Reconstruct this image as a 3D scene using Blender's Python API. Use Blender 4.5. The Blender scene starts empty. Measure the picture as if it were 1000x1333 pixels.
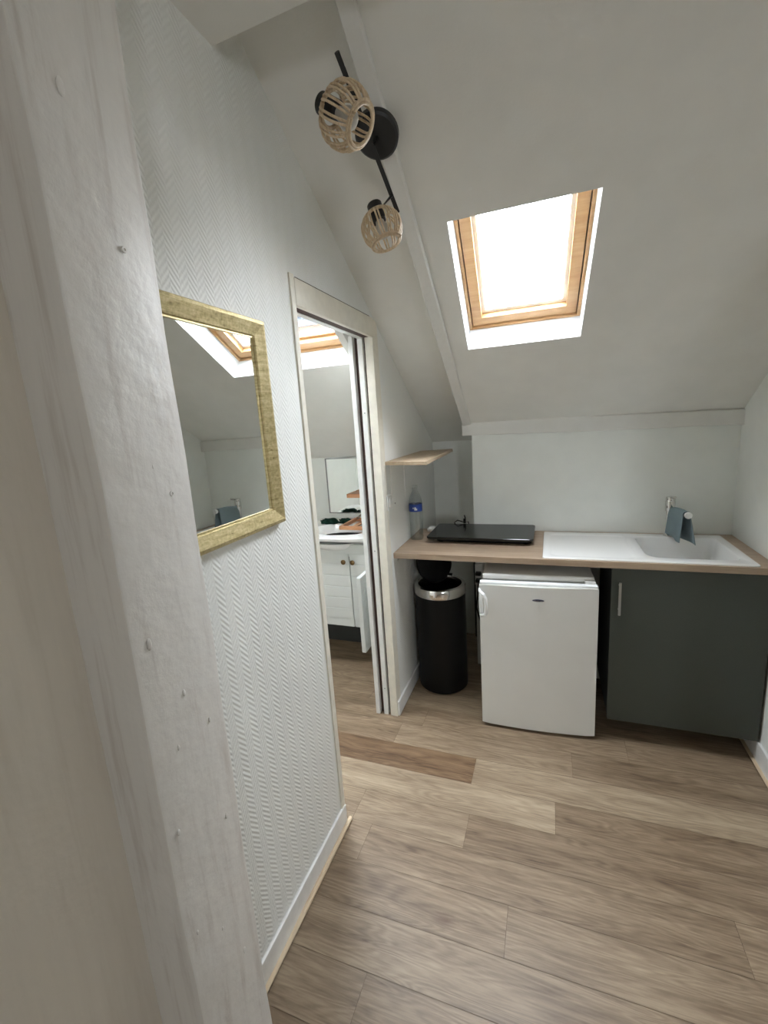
import bpy, bmesh, math, random
from mathutils import Vector, Matrix
random.seed(7)
C = bpy.context.scene.collection
PI = math.pi

# ------------------------------------------------------------------ materials
def _mat(name):
    m = bpy.data.materials.new(name); m.use_nodes = True
    nt = m.node_tree; nt.nodes.clear()
    out = nt.nodes.new('ShaderNodeOutputMaterial')
    p = nt.nodes.new('ShaderNodeBsdfPrincipled')
    nt.links.new(p.outputs[0], out.inputs[0])
    return m, nt, p, out

def ramp(nt, fac, stops):
    r = nt.nodes.new('ShaderNodeValToRGB')
    el = r.color_ramp.elements
    while len(el) < len(stops): el.new(0.5)
    for e, (pos, c) in zip(el, stops):
        e.position = pos; e.color = (c[0], c[1], c[2], 1)
    nt.links.new(fac, r.inputs[0]); return r.outputs[0]

def coords(nt, scale=(1,1,1), rot=(0,0,0)):
    t = nt.nodes.new('ShaderNodeTexCoord'); m = nt.nodes.new('ShaderNodeMapping')
    m.inputs['Scale'].default_value = scale; m.inputs['Rotation'].default_value = rot
    nt.links.new(t.outputs['Object'], m.inputs[0]); return m.outputs[0]

def noise(nt, vec, scale, detail=3, rough=.5, dist=0):
    n = nt.nodes.new('ShaderNodeTexNoise'); n.inputs['Scale'].default_value = scale
    n.inputs['Detail'].default_value = detail; n.inputs['Roughness'].default_value = rough
    n.inputs['Distortion'].default_value = dist
    nt.links.new(vec, n.inputs['Vector']); return n.outputs['Fac']

def math_(nt, op, a, b=None):
    n = nt.nodes.new('ShaderNodeMath'); n.operation = op
    for i, v in enumerate((a, b)):
        if v is None: continue
        if isinstance(v, (int, float)): n.inputs[i].default_value = v
        else: nt.links.new(v, n.inputs[i])
    return n.outputs[0]

def bump(nt, p, h, strength, dist=.01):
    b = nt.nodes.new('ShaderNodeBump'); b.inputs['Strength'].default_value = strength
    b.inputs['Distance'].default_value = dist
    nt.links.new(h, b.inputs['Height']); nt.links.new(b.outputs[0], p.inputs['Normal'])

def plain(name, col, rough=.5, metal=0, spec=.5, bsc=0, bst=.1, var=.04, coat=0):
    m, nt, p, o = _mat(name)
    v = coords(nt)
    n = noise(nt, v, bsc or 6, 4)
    c0 = [max(0, c*(1-var)) for c in col]; c1 = [min(1, c*(1+var)) for c in col]
    nt.links.new(ramp(nt, n, [(.3, c0), (.7, c1)]), p.inputs['Base Color'])
    p.inputs['Roughness'].default_value = rough; p.inputs['Metallic'].default_value = metal
    p.inputs['Specular IOR Level'].default_value = spec
    p.inputs['Coat Weight'].default_value = coat
    if bsc: bump(nt, p, n, bst, .003)
    return m

def wall_mat(name, col, fine=160, st=.12, rough=.75, lump=.25):
    m, nt, p, o = _mat(name)
    v = coords(nt)
    n1 = noise(nt, v, fine, 3, .6); n2 = noise(nt, v, 9, 3)
    c0 = [c*.965 for c in col]
    if name in ('painted_timber', 'painted_near_wall'):     # old paint with long grimy streaks in the grain
        n3 = noise(nt, coords(nt, (11, 11, .8)), 3.2, 4, .6, .3)
        nt.links.new(ramp(nt, n3, [(.30, [c*k for c, k in zip(col, (.80,.77,.75) if name == 'painted_timber' else (.91,.90,.885))]), (.46, c0), (.65, col)]), p.inputs['Base Color'])
    else:
        nt.links.new(ramp(nt, n2, [(.35, c0), (.65, col)]), p.inputs['Base Color'])
    p.inputs['Roughness'].default_value = rough
    h = math_(nt, 'ADD', n1, math_(nt, 'MULTIPLY', n2, lump*8))
    bump(nt, p, h, st, .003)
    return m

def chevron_mat(name, col, axis='Y'):
    m, nt, p, o = _mat(name)
    t = nt.nodes.new('ShaderNodeTexCoord'); s = nt.nodes.new('ShaderNodeSeparateXYZ')
    nt.links.new(t.outputs['Object'], s.inputs[0])
    y = s.outputs[axis]; z = s.outputs['Z']
    tri = math_(nt, 'PINGPONG', y, .028)
    u = math_(nt, 'ADD', z, math_(nt, 'MULTIPLY', tri, 1.15))
    w = math_(nt, 'SINE', math_(nt, 'MULTIPLY', u, 2*PI/.0170))
    n = noise(nt, t.outputs['Object'], 120, 3)
    n2 = noise(nt, t.outputs['Object'], 5, 3)
    # ridges of one slant stand prouder than those of the other
    per = math_(nt, 'SINE', math_(nt, 'MULTIPLY', y, 2*PI/.056))
    amp = math_(nt, 'MULTIPLY', math_(nt, 'ADD', .72, math_(nt, 'MULTIPLY', per, .28)), math_(nt, 'ADD', .35, math_(nt, 'MULTIPLY', noise(nt, t.outputs['Object'], 16, 3), 1.3)))
    h = math_(nt, 'ADD', math_(nt, 'MULTIPLY', w, amp), math_(nt, 'MULTIPLY', n, 1.3))
    nt.links.new(ramp(nt, n2, [(.3, [c*.97 for c in col]), (.7, col)]), p.inputs['Base Color'])
    p.inputs['Roughness'].default_value = .6
    bump(nt, p, h, .40, .0015)
    return m

def wood(name, stops, axis='X', scale=1.0, rough=.45, st=.05, spec=.4):
    m, nt, p, o = _mat(name)
    sc = {'X': (1.2, 14, 14), 'Y': (14, 1.2, 14), 'Z': (14, 14, 1.2)}[axis]
    v = coords(nt, tuple(c*scale for c in sc))
    n = noise(nt, v, 3.0, 6, .6, .6); f = noise(nt, v, 18, 3, .6)
    s = math_(nt, 'ADD', math_(nt, 'MULTIPLY', n, .75), math_(nt, 'MULTIPLY', f, .25))
    k = len(stops)
    nt.links.new(ramp(nt, s, [(.3+.4*i/(k-1), c) for i, c in enumerate(stops)]), p.inputs['Base Color'])
    p.inputs['Roughness'].default_value = rough; p.inputs['Specular IOR Level'].default_value = spec
    bump(nt, p, s, st, .002)
    return m

def floor_mat():
    m, nt, p, o = _mat('oak_plank_floor')
    t = nt.nodes.new('ShaderNodeTexCoord')
    a = nt.nodes.new('ShaderNodeAttribute'); a.attribute_name = 'plank'
    sep = nt.nodes.new('ShaderNodeSeparateColor'); nt.links.new(a.outputs['Color'], sep.inputs[0])
    off = nt.nodes.new('ShaderNodeCombineXYZ')
    nt.links.new(math_(nt, 'MULTIPLY', sep.outputs[1], 37.0), off.inputs[0])
    nt.links.new(math_(nt, 'MULTIPLY', sep.outputs[1], 91.0), off.inputs[1])
    add = nt.nodes.new('ShaderNodeVectorMath'); add.operation = 'ADD'
    nt.links.new(t.outputs['Object'], add.inputs[0]); nt.links.new(off.outputs[0], add.inputs[1])
    mp = nt.nodes.new('ShaderNodeMapping'); mp.inputs['Scale'].default_value = (.9, 7.5, 1)
    nt.links.new(add.outputs[0], mp.inputs[0]); v = mp.outputs[0]
    # cathedral grain: contour rings of a soft stretched noise
    base = noise(nt, v, 1.7, 2, .45, .5)
    rings = math_(nt, 'SINE', math_(nt, 'MULTIPLY', base, 95.0))
    fine = noise(nt, v, 14, 5, .65, .3)
    mp2 = nt.nodes.new('ShaderNodeMapping'); mp2.inputs['Scale'].default_value = (2.2, 60, 1)
    nt.links.new(add.outputs[0], mp2.inputs[0])
    streak = noise(nt, mp2.outputs[0], 3, 4, .6)
    band = noise(nt, v, 2.2, 3, .5, .2)
    s = math_(nt, 'ADD', math_(nt, 'MULTIPLY', rings, .05), math_(nt, 'MULTIPLY', fine, .36))
    s = math_(nt, 'ADD', s, math_(nt, 'MULTIPLY', streak, .30))
    s = math_(nt, 'ADD', s, math_(nt, 'MULTIPLY', band, .55))
    s = math_(nt, 'SUBTRACT', s, .105)
    s = math_(nt, 'ADD', s, math_(nt, 'MULTIPLY', math_(nt, 'SUBTRACT', sep.outputs[0], .5), .42))
    col = ramp(nt, s, [(.22, (.078,.051,.031)), (.38, (.170,.119,.075)), (.51, (.236,.175,.116)), (.64, (.310,.238,.161)), (.80, (.41,.326,.227))])
    # knots
    vo = nt.nodes.new('ShaderNodeTexVoronoi'); vo.inputs['Scale'].default_value = 1.0
    mp3 = nt.nodes.new('ShaderNodeMapping'); mp3.inputs['Scale'].default_value = (1.6, 3.4, 1)
    nt.links.new(add.outputs[0], mp3.inputs[0]); nt.links.new(mp3.outputs[0], vo.inputs['Vector'])
    kd = math_(nt, 'ADD', vo.outputs['Distance'], math_(nt, 'MULTIPLY', math_(nt, 'SUBTRACT', fine, .5), .1))
    kr = ramp(nt, kd, [(.0, (1,1,1)), (.035, (.6,.6,.6)), (.09, (0,0,0))])
    mixk = nt.nodes.new('ShaderNodeMix'); mixk.data_type = 'RGBA'
    nt.links.new(kr, mixk.inputs[0]); nt.links.new(col, mixk.inputs[6]); mixk.inputs[7].default_value = (.13,.08,.05,1)
    # plank hue: blue channel makes a plank redder
    mixr = nt.nodes.new('ShaderNodeMix'); mixr.data_type = 'RGBA'; mixr.blend_type = 'MULTIPLY'
    nt.links.new(sep.outputs[2], mixr.inputs[0]); nt.links.new(mixk.outputs[2], mixr.inputs[6])
    mixr.inputs[7].default_value = (.86,.72,.60,1)
    nt.links.new(mixr.outputs[2], p.inputs['Base Color'])
    p.inputs['Roughness'].default_value = .42; p.inputs['Specular IOR Level'].default_value = .45
    bump(nt, p, s, .12, .003)
    return m

def glass_mat(name, tint=(1,1,1), gl=.06):
    m = bpy.data.materials.new(name); m.use_nodes = True; nt = m.node_tree; nt.nodes.clear()
    o = nt.nodes.new('ShaderNodeOutputMaterial'); mx = nt.nodes.new('ShaderNodeMixShader')
    tr = nt.nodes.new('ShaderNodeBsdfTransparent'); tr.inputs[0].default_value = (*tint, 1)
    g = nt.nodes.new('ShaderNodeBsdfGlossy'); g.inputs['Roughness'].default_value = .02
    lw = nt.nodes.new('ShaderNodeLayerWeight'); lw.inputs['Blend'].default_value = .15
    f = math_(nt, 'ADD', math_(nt, 'MULTIPLY', lw.outputs['Facing'], .35), gl)
    nt.links.new(f, mx.inputs[0]); nt.links.new(tr.outputs[0], mx.inputs[1]); nt.links.new(g.outputs[0], mx.inputs[2])
    nt.links.new(mx.outputs[0], o.inputs[0]); return m

def gold_mat():
    m, nt, p, o = _mat('brushed_gold_leaf')
    v = coords(nt, (6, 3, 22)); n = noise(nt, v, 6, 6, .7, .4)
    v2 = coords(nt, (3, 30, 30)); n2 = noise(nt, v2, 4, 4, .6)
    s = math_(nt, 'ADD', math_(nt, 'MULTIPLY', n, .6), math_(nt, 'MULTIPLY', n2, .4))
    nt.links.new(ramp(nt, s, [(.30, (.13,.09,.035)), (.42, (.42,.34,.16)), (.55, (.60,.50,.27)), (.72, (.80,.71,.45))]), p.inputs['Base Color'])
    p.inputs['Metallic'].default_value = .55; p.inputs['Roughness'].default_value = .42
    bump(nt, p, s, .15, .002); return m

def slate_mat():
    m, nt, p, o = _mat('slate_roof')
    t = coords(nt, (1,1,1))
    b = nt.nodes.new('ShaderNodeTexBrick'); nt.links.new(t, b.inputs['Vector'])
    b.inputs['Scale'].default_value = 1; b.inputs['Brick Width'].default_value = .22; b.inputs['Row Height'].default_value = .16
    b.inputs['Mortar Size'].default_value = .012
    b.inputs['Color1'].default_value = (.0075,.0095,.0120,1); b.inputs['Color2'].default_value = (.0100,.0122,.0150,1); b.inputs['Mortar'].default_value = (.0035,.0045,.0065,1)
    nt.links.new(b.outputs[0], p.inputs['Base Color']); p.inputs['Roughness'].default_value = .9; p.inputs['Specular IOR Level'].default_value = .03
    return m

W = (.80,.815,.785)
M = dict(
    wall=wall_mat('painted_woodchip', W), wall_back=wall_mat('painted_back_wall', (.815,.835,.805), 120, .2),
    chev=chevron_mat('chevron_wallpaper', (.835,.845,.82)),
    ceil=wall_mat('painted_ceiling', (.775,.77,.735), 140, .12),
    post=wall_mat('painted_timber', (.725,.70,.665), 60, .28, .5, 1.0),
    beam=wall_mat('painted_beam', (.745,.74,.71), 60, .25, .5, 1.0),
    near=wall_mat('painted_near_wall', (.71,.655,.575), 60, .2, .55, 1.0),
    white=plain('white_gloss_paint', (.80,.80,.785), .35, bsc=30, bst=.05),
    cream=plain('cream_gloss_paint', (.80,.765,.67), .4, bsc=30, bst=.08, var=.05),
    reveal=plain('white_reveal_board', (.66,.69,.72), .5),
    brown=plain('dark_brown_slot', (.055,.025,.018), .6),
    floor=floor_mat(),
    pine=wood('lacquered_pine', [(.40,.215,.09),(.48,.285,.13),(.55,.35,.18)], 'X', 1, .35),
    pine_v=wood('lacquered_pine_upright', [(.40,.215,.09),(.48,.285,.13),(.55,.35,.18)], 'Y', 1, .35),
    top=wood('oak_laminate', [(.28,.20,.14),(.37,.275,.195),(.45,.345,.25)], 'X', .9, .4),
    shelf=wood('light_oak_board', [(.34,.25,.165),(.44,.335,.225),(.52,.41,.29)], 'Y', 1, .45),
    quarter=wood('pale_pine_bead', [(.60,.47,.31),(.70,.56,.39),(.78,.64,.46)], 'Y', 1, .45),
    redwood=wood('varnished_reddish_wood', [(.42,.17,.08),(.56,.27,.13),(.66,.35,.19)], 'X', 2, .35),
    enamel=plain('white_enamel', (.735,.73,.70), .35, spec=.5, var=.02),
    enamel_edge=plain('white_door_edge', (.84,.86,.86), .3, var=.01),
    ceramic=plain('white_ceramic', (.84,.84,.83), .12, spec=.6, var=.01),
    sink=plain('white_resin', (.80,.80,.79), .25, bsc=400, bst=.02, var=.02),
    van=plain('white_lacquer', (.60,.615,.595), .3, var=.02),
    green=plain('dark_grey_green_laminate', (.048,.055,.044), .45, var=.06, bsc=200, bst=.03),
    carcass=plain('dark_carcass', (.03,.032,.03), .6),
    black=plain('black_metal', (.010,.010,.010), .45),
    black_gloss=plain('black_glass', (.009,.010,.009), .13, spec=.38, var=.01),
    black_plastic=plain('black_plastic', (.004,.004,.004), .42, spec=.22),
    chrome=plain('chrome', (.72,.71,.69), .14, 1, var=.01),
    steel=plain('brushed_steel', (.55,.56,.55), .28, 1, var=.03),
    brass=plain('aged_brass', (.20,.13,.06), .35, 1),
    rattan=wood('rattan_cane', [(.42,.31,.20),(.62,.49,.33),(.78,.64,.46)], 'Z', 3, .5),
    towel=plain('grey_blue_cloth', (.20,.255,.275), .95, spec=.1, bsc=380, bst=.5, var=.12),
    darkgreen=plain('dark_green_cloth', (.010,.032,.022), .95, spec=.1, bsc=120, bst=.8, var=.4),
    gold=gold_mat(), glass=glass_mat('window_glass'), pet=glass_mat('clear_plastic', (.84,.87,.87), .12), bulb=plain('frosted_bulb', (.50,.49,.46), .3),
    water=glass_mat('bulb_glass', (.8,.8,.78), .12),
    blue=plain('blue_label', (.02,.055,.28), .3, var=.2), plastic=plain('white_plastic', (.78,.78,.76), .35),
    slate=slate_mat(), navy=plain('navy_badge', (.03,.03,.09), .3),
    grey=plain('grey_plastic', (.25,.25,.25), .4),
)
_m, _nt, _p, _o = _mat('silvered_glass'); _p.inputs['Metallic'].default_value = 1; _p.inputs['Roughness'].default_value = .015
_nt.links.new(ramp(_nt, noise(_nt, coords(_nt), 3), [(.3,(.80,.82,.80)),(.7,(.83,.845,.83))]), _p.inputs['Base Color']); M['mirror'] = _m

# ------------------------------------------------------------------ mesh helpers
def obj(name, bm, mat, parent=None, smooth=False, at=None):
    """link a bmesh given in world space as one mesh object (under parent when given)"""
    bmesh.ops.recalc_face_normals(bm, faces=bm.faces[:])
    off = Vector((0,0,0))
    q = parent
    while q is not None: off += q.location; q = q.parent
    org = Vector(at) if at is not None else off
    for v in bm.verts: v.co -= org
    me = bpy.data.meshes.new(name); bm.to_mesh(me); bm.free()
    if smooth:
        for p in me.polygons: p.use_smooth = True
        try: me.set_sharp_from_angle(angle=math.radians(35))
        except Exception: pass
    me.materials.append(M[mat] if isinstance(mat, str) else mat)
    o = bpy.data.objects.new(name, me); C.objects.link(o)
    if parent is not None: o.parent = parent
    o.location = org-off
    return o

def tag(o, label, cat, group=None):
    o['label'] = label; o['category'] = cat
    if group: o['group'] = group
    return o

def thing(name, loc, label, cat, group=None):
    o = bpy.data.objects.new(name, None); C.objects.link(o); o.location = loc
    o.empty_display_size = .1
    return tag(o, label, cat, group)

def struct(name, bm, mat, parent=None, smooth=False, at=None):
    o = obj(name, bm, mat, parent, smooth, at)
    if parent is None: o['kind'] = 'structure'
    return o

def dup(root, loc, label=None):
    r = root.copy(); C.objects.link(r); r.location = loc
    if label: r['label'] = label
    for ch in list(root.children):
        c = ch.copy(); C.objects.link(c); c.parent = r
        for g in ch.children:
            d = g.copy(); C.objects.link(d); d.parent = c
    return r

def box(bm, a, b, bev=0, seg=2):
    """axis box between corners a, b"""
    vs = [bm.verts.new((x,y,z)) for x in (a[0],b[0]) for y in (a[1],b[1]) for z in (a[2],b[2])]
    q = [(0,1,3,2),(4,6,7,5),(0,4,5,1),(2,3,7,6),(0,2,6,4),(1,5,7,3)]
    fs = [bm.faces.new([vs[i] for i in f]) for f in q]
    if bev:
        es = list({e for f in fs for e in f.edges})
        bmesh.ops.bevel(bm, geom=es, offset=bev, segments=seg, affect='EDGES', profile=.5)
    return vs

def B(*args, bev=0):
    bm = bmesh.new()
    for i in range(0, len(args), 2): box(bm, args[i], args[i+1], bev)
    return bm

def prism(bm, pts, vec):
    """closed polygon pts extruded along vec"""
    n = len(pts); vec = Vector(vec)
    a = [bm.verts.new(p) for p in pts]; b = [bm.verts.new(Vector(p)+vec) for p in pts]
    bm.faces.new(a); bm.faces.new(b[::-1])
    for i in range(n): bm.faces.new((a[i], a[(i+1)%n], b[(i+1)%n], b[i]))

def frame_of(d):
    d = Vector(d).normalized(); up = Vector((0,0,1)) if abs(d.z) < .95 else Vector((0,1,0))
    x = d.cross(up).normalized(); y = x.cross(d).normalized()
    return x, y

def tube(bm, pts, r, seg=10, closed=False, cap=True):
    pts = [Vector(p) for p in pts]; n = len(pts); rings = []
    px = None
    for i, p in enumerate(pts):
        if closed: d = pts[(i+1)%n]-pts[i-1]
        else: d = pts[min(i+1,n-1)]-pts[max(i-1,0)]
        d.normalize()
        if px is None: x, y = frame_of(d)
        else:
            x = (px-d*px.dot(d)).normalized(); y = d.cross(x).normalized()
        px = x
        rr = r[i] if isinstance(r, (list,tuple)) else r
        rings.append([bm.verts.new(p+x*math.cos(2*PI*k/seg)*rr+y*math.sin(2*PI*k/seg)*rr) for k in range(seg)])
    m = n if closed else n-1
    for i in range(m):
        a, b = rings[i], rings[(i+1)%n]
        for k in range(seg): bm.faces.new((a[k], a[(k+1)%seg], b[(k+1)%seg], b[k]))
    if cap and not closed:
        bm.faces.new(rings[0][::-1]); bm.faces.new(rings[-1])

def lathe(bm, prof, origin, axis=(0,0,1), seg=32, closed=False):
    """profile of (radius, height) turned about axis through origin"""
    ax = Vector(axis).normalized(); x, y = frame_of(ax); o = Vector(origin); rings = []
    for r, h in prof:
        if r < 1e-6: rings.append([bm.verts.new(o+ax*h)])
        else: rings.append([bm.verts.new(o+ax*h+(x*math.cos(2*PI*k/seg)+y*math.sin(2*PI*k/seg))*r) for k in range(seg)])
    pr = list(zip(rings, rings[1:]))
    if closed: pr.append((rings[-1], rings[0]))
    for a, b in pr:
        for k in range(seg):
            k2 = (k+1) % seg
            if len(a) == 1 and len(b) == 1: continue
            if len(a) == 1: bm.faces.new((a[0], b[k], b[k2]))
            elif len(b) == 1: bm.faces.new((a[k], b[0], a[k2]))
            else: bm.faces.new((a[k], b[k], b[k2], a[k2]))

def rrect(x0, y0, x1, y1, r, n=6):
    if not isinstance(r, (list,tuple)): r = [r]*4     # corners: (x0,y0) (x1,y0) (x1,y1) (x0,y1)
    out = []
    for (cx, cy, a0), rr in zip(((x0,y0,PI),(x1,y0,1.5*PI),(x1,y1,0),(x0,y1,.5*PI)), r):
        sx = 1 if cx == x0 else -1; sy = 1 if cy == y0 else -1
        c = (cx+sx*rr, cy+sy*rr)
        for k in range(n+1):
            a = a0+PI/2*k/n; out.append((c[0]+rr*math.cos(a), c[1]+rr*math.sin(a)))
    return out

def holed_slab(bm, outer, holes, f, t0, t1):
    """plate with holes; f maps (u,v,t) to space"""
    for t in (t0, t1):
        edges = []
        for loop in [outer]+holes:
            vs = [bm.verts.new(f(u,v,t)) for u,v in loop]
            edges += [bm.edges.new((vs[i], vs[(i+1)%len(vs)])) for i in range(len(vs))]
        bmesh.ops.triangle_fill(bm, edges=edges, use_beauty=True)
    for loop in [outer]+holes:
        a = [bm.verts.new(f(u,v,t0)) for u,v in loop]; b = [bm.verts.new(f(u,v,t1)) for u,v in loop]
        n = len(loop)
        for i in range(n): bm.faces.new((a[i], a[(i+1)%n], b[(i+1)%n], b[i]))
    bmesh.ops.remove_doubles(bm, verts=bm.verts[:], dist=1e-5)

# ------------------------------------------------------------------ camera (solved from the photograph's vanishing lines)
AX = ((0.93748398, 0.34173864, -0.06586721), (0.00677271, -0.20713621, -0.97828867), (-0.34796252, 0.91668386, -0.19650137))
EYE = Vector((0, 0, 1.6)); FPX = 580.834626
cam = bpy.data.cameras.new('camera'); co = bpy.data.objects.new('camera', cam); C.objects.link(co)
R = Matrix(((AX[0][0], -AX[1][0], -AX[2][0]), (AX[0][1], -AX[1][1], -AX[2][1]), (AX[0][2], -AX[1][2], -AX[2][2])))
co.matrix_world = Matrix.Translation(EYE) @ R.to_4x4()
cam.sensor_fit = 'VERTICAL'; cam.sensor_height = 24; cam.lens = FPX/1333*24; cam.clip_start = .02
bpy.context.scene.camera = co

# ------------------------------------------------------------------ room constants
LX, RX = -.782, .885          # left and right wall faces
BX = -.905                    # bathroom face of the left wall
T = .67; TH = math.atan(T); CO, SI = math.cos(TH), math.sin(TH)
def slope(x, s, n=0):         # point on the main roof slope: s up the slope, n outwards
    return Vector((x, 2.68-CO*s+SI*n, 1.56+SI*s+CO*n))
LT = .62; LTH = math.atan(LT)
def lz(y): return 2.122-LT*(y-2.022)      # underside of the recessed left slope

# ------------------------------------------------------------------ floor: staggered oak planks
def make_floor():
    bm = bmesh.new(); lay = bm.loops.layers.float_color.new('plank')
    wd = .157
    fixed = {  # row index (0 = y 1.703..1.860): list of (x_end, tone, redness)
        0: [(-.32,.30,.9),(1.0,.80,.1),(2.4,.5,.2)],
        1: [(-.74,.45,.2),(.105,.62,.15),(1.2,.42,.15),(2.6,.5,.2)],
        -1: [(.03,.84,.05),(1.15,.40,.2),(2.5,.6,.2)],
        -2: [(-.76,.62,.1),(-.30,.64,.1),(.95,.44,.2),(2.5,.5,.2)],
        -3: [(.55,.50,.2),(1.8,.6,.2)],
        -4: [(-.12,.48,.2),(1.2,.56,.15),(2.5,.5,.2)],
        -5: [(.45,.54,.15),(1.7,.46,.2)],
        -6: [(-.5,.56,.1),(.8,.50,.2),(2.2,.5,.2)],
        -7: [(.3,.46,.2),(1.6,.5,.2)],
        2: [(-.63,.5,.2),(.35,.55,.2),(1.5,.5,.2)],
        3: [(-1.0,.5,.2),(-.2,.6,.1),(1.2,.5,.2)],
    }
    for r in range(-30, 10):
        y0 = 1.703+r*wd; y1 = y0+wd
        if y0 > 3.2: continue
        ends = fixed.get(r); x = -2.5
        if ends is None:
            ends = []; e = -2.5+random.uniform(.3,1.2)
            while e < 2.9: ends.append((e, random.uniform(.4,.62), random.uniform(.05,.3))); e += 1.25
        ends = list(ends)
        if ends[0][0] > -1.3: ends.insert(0, (ends[0][0]-1.22, random.uniform(.4,.6), .2))
        ends[-1] = (2.9, ends[-1][1], ends[-1][2])
        for e, tone, red in ends:
            g = .0007
            vs = [bm.verts.new((a,b,0)) for a,b in ((x+g,y0+g),(e-g,y0+g),(e-g,y1-g),(x+g,y1-g))]
            f = bm.faces.new(vs); c = (tone, random.random(), red, 1)
            for l in f.loops: l[lay] = c
            x = e
    # dark bed under the joints, and the slab's thickness
    n = len(bm.faces)
    box(bm, (-2.5,-3.2,-.12), (2.9,3.25,-.0012))
    for f in list(bm.faces)[n:]:
        for l in f.loops: l[lay] = (.05,.5,.5,1)
    me = bpy.data.meshes.new('floor'); bm.to_mesh(me); bm.free(); me.materials.append(M['floor'])
    o = bpy.data.objects.new('floor', me); C.objects.link(o); o['kind'] = 'structure'
make_floor()

# ------------------------------------------------------------------ walls
# left wall, with the bathroom doorway (y 1.368..2.06, z 0..2.075)
struct('wall_left', B((BX,-3.1,0),(LX,1.372,2.9), (BX,1.372,2.07),(LX,2.062,2.9), (BX,2.125,0),(LX,3.2,2.9), (BX,2.062,2.07),(LX,2.125,2.9)), 'chev')
# back wall panel (kitchen) and the deeper niche behind it
struct('wall_back', B((-.437,2.706,0),(RX+.0,2.78,1.75)), 'wall_back')
struct('wall_niche', B((LX,3.12,0),(-.3,3.2,2.0), (-.36,2.78,0),(-.30,3.12,2.0)), 'wall')
struct('wall_right', B((RX,.95,0),(RX+.12,2.78,3.0), (RX+.12,.95,0),(2.8,1.07,3.0)), 'wall')
struct('wall_far_right', B((2.7,-3.1,0),(2.8,.95,3.0)), 'wall')
# rear wall behind the viewer with a small unseen window, added for fill light
WX0, WX1, WZ0, WZ1 = 1.62, 2.18, 1.34, 1.90
def rear():
    bm = bmesh.new()
    holed_slab(bm, [(LX,0),(2.7,0),(2.7,2.9),(LX,2.9)], [[(WX0,WZ0),(WX1,WZ0),(WX1,WZ1),(WX0,WZ1)]], lambda u,v,t: Vector((u,t,v)), -3.1, -2.97)
    return bm
struct('wall_rear', rear(), 'wall')
def leaf(bm, x0, x1, z0, z1, w, ya, yb):
    for a, b in (((x0,ya,z0),(x1,yb,z0+w)), ((x0,ya,z1-w),(x1,yb,z1)), ((x0,ya,z0+w),(x0+w,yb,z1-w)), ((x1-w,ya,z0+w),(x1,yb,z1-w))): box(bm, a, b)
bm = bmesh.new(); leaf(bm, WX0, WX1, WZ0, WZ1, .03, -3.07, -3.01)
wr = struct('window_fill', bm, 'white')
bm = bmesh.new(); leaf(bm, WX0+.03, WX1-.03, WZ0+.03, WZ1-.03, .03, -3.05, -3.00); sh = obj('sash', bm, 'white', wr)
obj('pane', B((WX0+.05,-3.03,WZ0+.05),(WX1-.05,-3.026,WZ1-.05)), 'glass', sh)
# bathroom shell
struct('wall_bathroom_back', B((-2.4,2.96,0),(BX,3.06,1.9)), 'wall')
struct('wall_bathroom_left', B((-2.5,.4,0),(-2.4,3.06,2.9)), 'wall')
struct('wall_bathroom_front', B((-2.4,.4,0),(BX,.5,2.9)), 'wall')

# flat ceiling above the viewer
def flat():
    bm = bmesh.new()
    prism(bm, [(LX,-3.1,2.528),(2.8,-3.1,2.528),(2.8,.95,2.528),(RX+.12,.95,2.528),(RX+.12,1.055,2.528),(LX,1.093,2.528)], (0,0,.1))
    return bm
struct('ceiling', flat(), 'ceil')

# main slope with the kitchen roof window opening
HOLE = [(-.357,.614),(.118,.614),(.144,1.234),(-.331,1.234)]
STOP = 2.06
bm = bmesh.new()
holed_slab(bm, [(-.44,-.03),(RX+.1,-.03),(RX+.1,STOP),(-.44,STOP)], [HOLE], lambda u,v,t: slope(u,v,t), 0, .20)
struct('ceiling_slope', bm, 'ceil')
# recessed slope on the left
bm = bmesh.new()
prism(bm, [(LX,3.18,lz(3.18)),(-.46,3.18,lz(3.18)),(-.46,.9,lz(.9)),(LX,.9,lz(.9))], (0,0,.12))
struct('ceiling_recess', bm, 'ceil')
# closing piece behind the slopes
struct('ceiling_closing', B((LX,.85,2.62),(RX+.12,.9,3.1), (-.44,2.782,1.45),(-.38,3.12,1.95), (LX,.86,2.93),(RX+.12,1.3,2.98)), 'ceil')
# bathroom slope with its own roof window
BH = [(-1.58,.615),(-.939,.615),(-.939,1.40),(-1.58,1.40)]
bm = bmesh.new()
holed_slab(bm, [(-2.45,-.45),(BX,-.45),(BX,2.1),(-2.45,2.1)], [BH], lambda u,v,t: slope(u,v,t), 0, .20)
struct('ceiling_bathroom', bm, 'ceil')
struct('ceiling_bathroom_top', B((-2.45,.4,2.62),(BX,1.2,2.9)), 'ceil')

# rafter between the two slopes (slightly proud of the ceiling)
bm = bmesh.new()
def rafter_pt(x, s, n): return slope(x, s, n)
secs = [(-.001, -.486,-.434), (.3,-.484,-.434), (.8,-.482,-.432), (1.3,-.478,-.430), (1.75,-.475,-.428), (2.05,-.473,-.427)]
rings = []
for s, xl, xr in secs:
    d = -.006-.012*min(1, s/1.2)
    rings.append([bm.verts.new(slope(*q)) for q in ((xl,s,d-.002),(xl+.004,s,d-.006),(xr-.004,s,d-.002),(xr,s,d+.003),(xr,s,.18),(xl,s,.18))])
for a, b in zip(rings, rings[1:]):
    for k in range(6): bm.faces.new((a[k],a[(k+1)%6],b[(k+1)%6],b[k]))
bm.faces.new(rings[0]); bm.faces.new(rings[-1][::-1])
struct('trim_1', bm, 'beam')

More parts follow.
